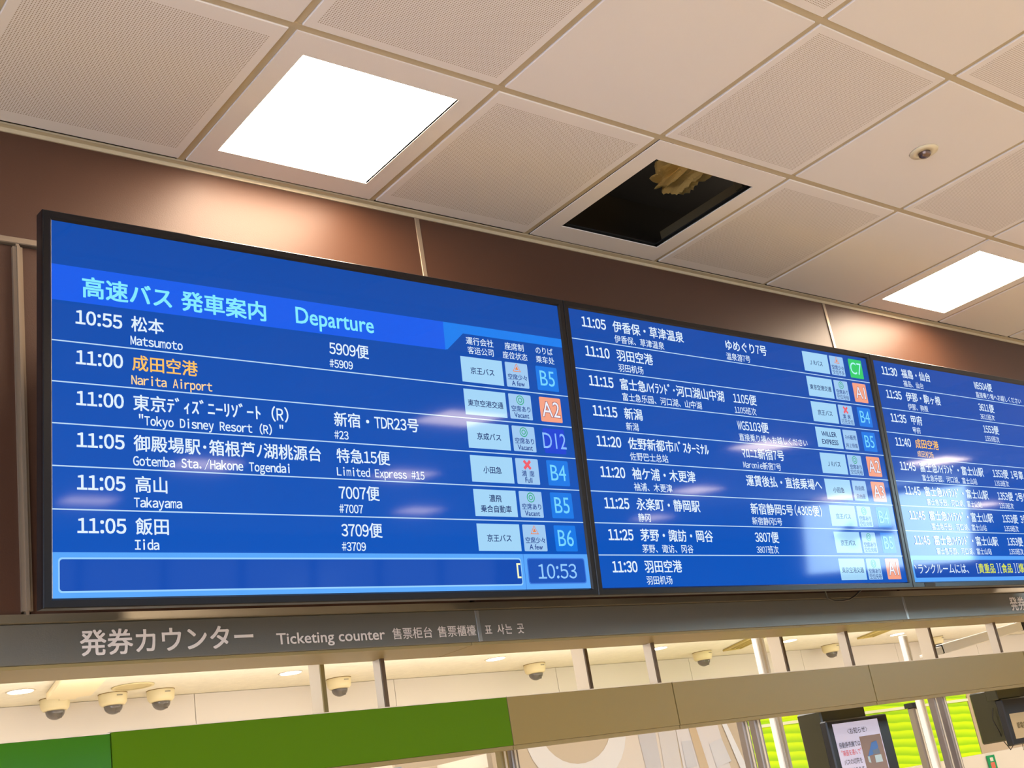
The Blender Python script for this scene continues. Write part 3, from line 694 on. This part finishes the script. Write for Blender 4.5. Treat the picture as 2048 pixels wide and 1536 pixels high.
# tilted white rail
a = Vector((5.24, 3.4, Z(0.412))); b_ = Vector((6.35, 3.4, Z(0.535)))
rl = empty('tilted_rail', a, (0, -math.atan2(b_.z - a.z, b_.x - a.x), 0)); tag(rl, 'slanting white aluminium rail with a dark end at the right edge', 'rail')
L = (b_ - a).length
bobj('rail_body', (0.17, L - 0.17, -0.02, 0.02, -0.004, 0.042), m_wp, rl, bev=0.003)
bobj('joint', (0.163, 0.169, -0.018, 0.018, -0.002, 0.040), m_dark, rl, bev=0.001)
bobj('sleeve', (0.06, 0.161, -0.018, 0.018, 0.000, 0.034), m_wp, rl, bev=0.003)
bobj('tip', (0.0, 0.055, -0.014, 0.014, 0.006, 0.02), m_wp, rl, bev=0.003)
bobj('end_cap', (L - 0.17, L - 0.12, -0.022, 0.022, -0.006, 0.044), m_dark, rl, bev=0.003)

# lime wall with wavy printed stripes
def lime_mat():
    M = bpy.data.materials.new('lime_striped_wall'); M.use_nodes = True; nt = M.node_tree; b = nt.nodes['Principled BSDF']; b.inputs['Roughness'].default_value = 0.35
    tc = nt.nodes.new('ShaderNodeTexCoord'); mp = nt.nodes.new('ShaderNodeMapping'); mp.inputs['Rotation'].default_value = (0, math.radians(-4), 0); mp.inputs['Scale'].default_value = (1, 1, 1)
    nt.links.new(tc.outputs['Object'], mp.inputs[0])
    wv = nt.nodes.new('ShaderNodeTexWave'); wv.wave_type = 'BANDS'; wv.bands_direction = 'Z'; wv.wave_profile = 'SAW'; wv.inputs['Scale'].default_value = 6.5; wv.inputs['Distortion'].default_value = 1.6; wv.inputs['Detail'].default_value = 1.0; wv.inputs['Detail Scale'].default_value = 0.6
    nt.links.new(mp.outputs[0], wv.inputs['Vector'])
    rp = nt.nodes.new('ShaderNodeValToRGB'); nt.links.new(wv.outputs['Fac'], rp.inputs[0])
    e = rp.color_ramp.elements; e[0].color = lin((168, 226, 0)) + (1,); e[1].color = lin((222, 255, 0)) + (1,); e[0].position = 0.2; e[1].position = 0.75
    nt.links.new(rp.outputs[0], b.inputs['Base Color']); return M
m_ls = lime_mat()
lw = struct(empty('wall_office_partition', (5.25, 4.6, 0)))
lw.name = 'wall_middle'
for k in range(4):
    bobj('wall_panel', (k * 0.552, k * 0.552 + 0.549, 0.0, 0.03, Z(-0.066), Z(0.30)), m_ls, lw, bev=0.001)
bobj('top_strip', (0, 2.21, -0.006, 0.03, Z(0.268), Z(0.284)), mat('pale_strip', (240, 240, 205), rough=0.3), lw)
bobj('top_panel', (0, 2.21, -0.001, 0.03, Z(0.3), Z(0.42)), m_ls, lw)
bobj('lower_wall', (0, 4.5, 0.0, 0.05, 0.0, Z(-0.068)), m_white, lw)
bobj('end_wall', (2.215, 4.5, 0.0, 0.05, Z(-0.066), Z(0.42)), mat('grey_beige', (190, 168, 140), rough=0.6), lw)
# white round light fittings reflected on the lime wall top
# grey picture board: pale print of a vehicle cabin
pb = empty('picture_board', (4.44, 4.56, Z(-0.2))); tag(pb, 'pale board printed with a grey curved cabin picture, left of the lime wall', 'picture board')
bobj('board', (-1.45, 0.80, 0.0, 0.02, 0.0, 0.62), mat('board_beige', (190, 174, 152), rough=0.35), pb)
def pp(name, pts, rgb, d):
    bm = bmesh.new(); ngon(bm, [(x - 4.44, -d, z + 0.2) for x, z in pts]); return obj(name, bm, mat('print_%d_%d_%d' % rgb, rgb, rough=0.35), pb, fix=False)
# coordinates: x along the board, z above eye level
pp('printed_shape', [(3.95, 0.09), (4.15, 0.13), (4.42, 0.40), (4.62, 0.40), (4.60, 0.0), (3.9, 0.0)], (206, 194, 182), 0.001)
arc = [(4.03 + 0.32 * math.cos(math.radians(a)), 0.36 + 0.26 * math.sin(math.radians(a))) for a in range(180, 361, 12)]
arc2 = [(4.03 + 0.23 * math.cos(math.radians(a)), 0.40 + 0.19 * math.sin(math.radians(a))) for a in range(360, 179, -12)]
def strip(name, A, B, rgb, d):
    bm = bmesh.new(); va = [bm.verts.new((x - 4.44, -d, z + 0.2)) for x, z in A]; vb = [bm.verts.new((x - 4.44, -d, z + 0.2)) for x, z in B]
    for k in range(len(A) - 1): bm.faces.new((va[k], va[k + 1], vb[k + 1], vb[k]))
    return obj(name, bm, mat('print_%d_%d_%d' % rgb, rgb, rough=0.35), pb, fix=False)
arcB = arc2[::-1]
strip('printed_arc', arc, arcB, (212, 208, 206), 0.002)
pp('printed_shape', [(4.42, 0.40), (4.55, 0.40), (4.545, 0.0), (4.40, 0.0), (4.44, 0.15)], (186, 182, 184), 0.003)
pp('printed_shape', [(4.575, 0.40), (4.70, 0.40), (4.68, 0.0), (4.56, 0.0)], (196, 190, 188), 0.003)
pp('printed_shape', [(4.70, 0.40), (5.0, 0.40), (5.06, 0.0), (4.70, 0.0)], (204, 198, 198), 0.002)
pp('printed_shape', [(4.78, 0.40), (4.83, 0.40), (4.90, 0.0), (4.83, 0.0)], (190, 168, 138), 0.004)
pp('printed_shape', [(5.02, 0.40), (5.05, 0.40), (5.20, 0.0), (5.14, 0.0)], (214, 214, 218), 0.004)
pp('printed_shape', [(4.92, 0.22), (5.02, 0.24), (5.06, 0.12), (4.94, 0.10)], (198, 196, 200), 0.004)
pp('printed_shape', [(4.72, 0.25), (4.79, 0.25), (4.80, 0.12), (4.72, 0.12)], (190, 188, 192), 0.004)
# glazed cabinet under the green panel
gc = empty('wall_cabinet', (2.0, 3.25, Z(-0.3))); tag(gc, 'white framed cabinet with pale glass just below the green panel', 'cabinet')
bobj('carcass', [(-0.9, 0.5, 0.02, 0.3, 0.0, 0.02), (-0.9, 0.5, 0.28, 0.3, 0.0, 0.52), (-0.9, -0.88, 0.0, 0.3, 0.0, 0.52), (0.48, 0.5, 0.0, 0.3, 0.0, 0.52)], m_white, gc)
bobj('shelf', (-0.88, 0.48, 0.0, 0.28, 0.462, 0.478), mat('white_shelf', (250, 238, 222), rough=0.5), gc)
bobj('shelf', (-0.88, 0.48, 0.0, 0.28, 0.30, 0.316), MATS['white_shelf'], gc)
bobj('glass_pane', (-0.30, 0.15, -0.006, 0.0, 0.478, 0.512), mat('pale_blue_glass', (190, 208, 226), rough=0.1), gc)

# notice screens
m_olive = mat('dark_smoked_case', (52, 50, 26), rough=0.22, spec=0.6)
ns = empty('notice_monitor', (4.24, 3.12, Z(-0.25))); tag(ns, 'black monitor with a white paper notice on its face, hanging below the beige band', 'monitor')
bobj('back_case', (-0.19, 0.10, 0.02, 0.14, -0.1, 0.47), m_olive, ns, bev=0.006)
bobj('front_case', (-0.20, 0.20, -0.005, 0.03, -0.1, 0.425), m_black, ns, bev=0.005)
nt_ = bobj('notice_sheet', (-0.168, 0.128, -0.0065, -0.0055, 0.0, 0.410), mat('lilac_glowing_paper', (206, 204, 226), rough=0.5, emit=(180, 180, 215), es=0.35), ns)  # paper given a faint glow of its own in the material
# the green board behind is glossy; notice print
_gc = bpy.data.curves.new('glyph', 'FONT'); _gc.resolution_u = 2
_go = bpy.data.objects.new('glyph', _gc); COL.objects.link(_go)
m_ink = mat('black_ink', (34, 32, 52), rough=0.6); m_redink = mat('red_ink', (226, 90, 96), rough=0.6); m_blueink = mat('blue_ink', (24, 130, 200), rough=0.6)
def nput(x0, z0, d=0.0075): return lambda x, y: (x0 + x, -d, z0 + y)
def nline(s_, x0, x1, z0, size, mt, wt=0.006): text_obj('notice_lettering', fit(text_cjk(s_, size, wt), x1 - x0), mt, nt_, nput(x0, z0))
nline('<お知らせ>', -0.085, 0.045, 0.366, 0.026, m_ink)
nline('自動券売機では', -0.155, -0.022, 0.318, 0.024, m_ink)
nline('"画面を選んで"', -0.152, -0.024, 0.288, 0.023, m_redink)
nline('バスの切符を', -0.150, -0.034, 0.254, 0.023, m_ink)
nline('購入できます。', -0.150, -0.024, 0.222, 0.023, m_ink)
bobj('blue_mark', (-0.045, 0.0, -0.0078, -0.0066, 0.176, 0.208), m_blueink, nt_)
bobj('notice_photo', (-0.018, 0.122, -0.0072, -0.0066, 0.212, 0.350), mat('photo_tan', (150, 128, 122), rough=0.5), nt_)
def nq(pts, mt, d):
    bm = bmesh.new(); ngon(bm, [(x, -d, z) for x, z in pts]); obj('photo_shape', bm, mt, nt_, fix=False)
nq([(0.008, 0.272), (0.05, 0.322), (0.085, 0.326), (0.088, 0.30), (0.04, 0.275)], mat('photo_blue', (80, 130, 205), rough=0.5), 0.008)
nq([(0.048, 0.244), (0.096, 0.244), (0.094, 0.272), (0.05, 0.272)], mat('photo_pale', (196, 222, 236), rough=0.5), 0.0082)
nq([(0.004, 0.25), (0.018, 0.246), (0.016, 0.272), (0.003, 0.272)], MATS['photo_pale'], 0.0082)
nq([(0.045, 0.276), (0.09, 0.276), (0.088, 0.296), (0.045, 0.292)], mat('photo_mid', (110, 130, 160), rough=0.5), 0.0084)
n2 = empty('notice_monitor', (5.46, 3.12, Z(-0.03))); tag(n2, 'black monitor seen from below with a small beige paper and cable loops, right edge', 'monitor')
bobj('front_case', (-0.135, 0.30, -0.005, 0.03, -0.005, 0.20), m_black, n2, bev=0.005)
bobj('back_case', (-0.12, 0.20, 0.03, 0.16, 0.02, 0.25), m_olive, n2, bev=0.006)
bobj('top_bracket', (-0.15, 0.05, 0.0, 0.06, 0.2, 0.25), m_olive, n2, bev=0.004)
ps = bobj('paper', (-0.105, 0.055, -0.0065, -0.0055, 0.022, 0.132), mat('beige_paper', (198, 178, 140), rough=0.6), n2)
text_obj('paper_lettering', fit(text_cjk('節電中', 0.03, 0.01), 0.075), mat('olive_ink', (92, 76, 20), rough=0.6), ps, nput(-0.068, 0.066))
bm = bmesh.new(); tube(bm, [(-0.13, 0.05, 0.17), (-0.142, 0.06, 0.12), (-0.13, 0.05, 0.06), (-0.11, 0.06, 0.03), (-0.08, 0.05, -0.02), (-0.06, 0.04, 0.0)], 0.0022); obj('side_cable', bm, m_dark, n2, smooth=True)
for (cx_, cz_) in ((-0.01, -0.02), (0.035, -0.012)):
    bm = bmesh.new(); tube(bm, [(cx_ + 0.014 * math.cos(t * .6), 0.02, cz_ + 0.02 * math.sin(t * .6)) for t in range(11)], 0.0016); obj('cable_loop', bm, m_dark, n2, smooth=True)
COL.objects.unlink(_go); bpy.data.objects.remove(_go)
# emergency plate
ep = empty('emergency_sign', (7.53, 4.588, Z(-0.175))); tag(ep, 'small green upright plate with a white mark and a red square at the lower right', 'sign')
bobj('plate', (-0.045, 0.045, 0, 0.006, 0, 0.092), mat('sign_green', (20, 150, 90), rough=0.4), ep)
bobj('white_mark', (-0.018, 0.018, -0.001, 0, 0.055, 0.078), m_white, ep, bev=0.0003)
bobj('red_square', (-0.024, 0.024, -0.001, 0, 0.012, 0.048), mat('sign_red', (220, 110, 90), rough=0.4), ep)

# ------------------------------------------------------------------ lit hanging sign across the hall, mirrored in the screens
hs = empty('hanging_sign', (11.5, -2.95, Z(0.93))); tag(hs, 'backlit white direction sign hanging across the hall, seen mirrored in the right screens', 'sign')
m_hs = mat('lit_sign_face', (200, 215, 225), rough=0.3, emit=(186, 222, 240), es=26.0)
bobj('sign_box', (0.0, 0.08, -1.05, 1.05, 0.0, 0.80), m_white, hs, bev=0.004)
bobj('lit_face', (-0.004, -0.001, -1.03, 1.03, 0.02, 0.78), m_hs, hs)
bm = bmesh.new()
ngon(bm, [(-0.006, y, z) for y, z in ((0.15, 0.36), (-0.35, 0.36), (-0.35, 0.24), (-0.62, 0.41), (-0.35, 0.58), (-0.35, 0.46), (0.15, 0.46))])
obj('arrow_mark', bm, m_dark, hs, fix=False)
bm = bmesh.new(); lathe(bm, [(0.01, 0.0), (0.01, 0.06)], 10, 0.04, -0.8); lathe(bm, [(0.01, 0.0), (0.01, 0.06)], 10, 0.04, 0.8)
for v in bm.verts: v.co.z += 0.80
obj('hanger_rod', bm, m_dark, hs)
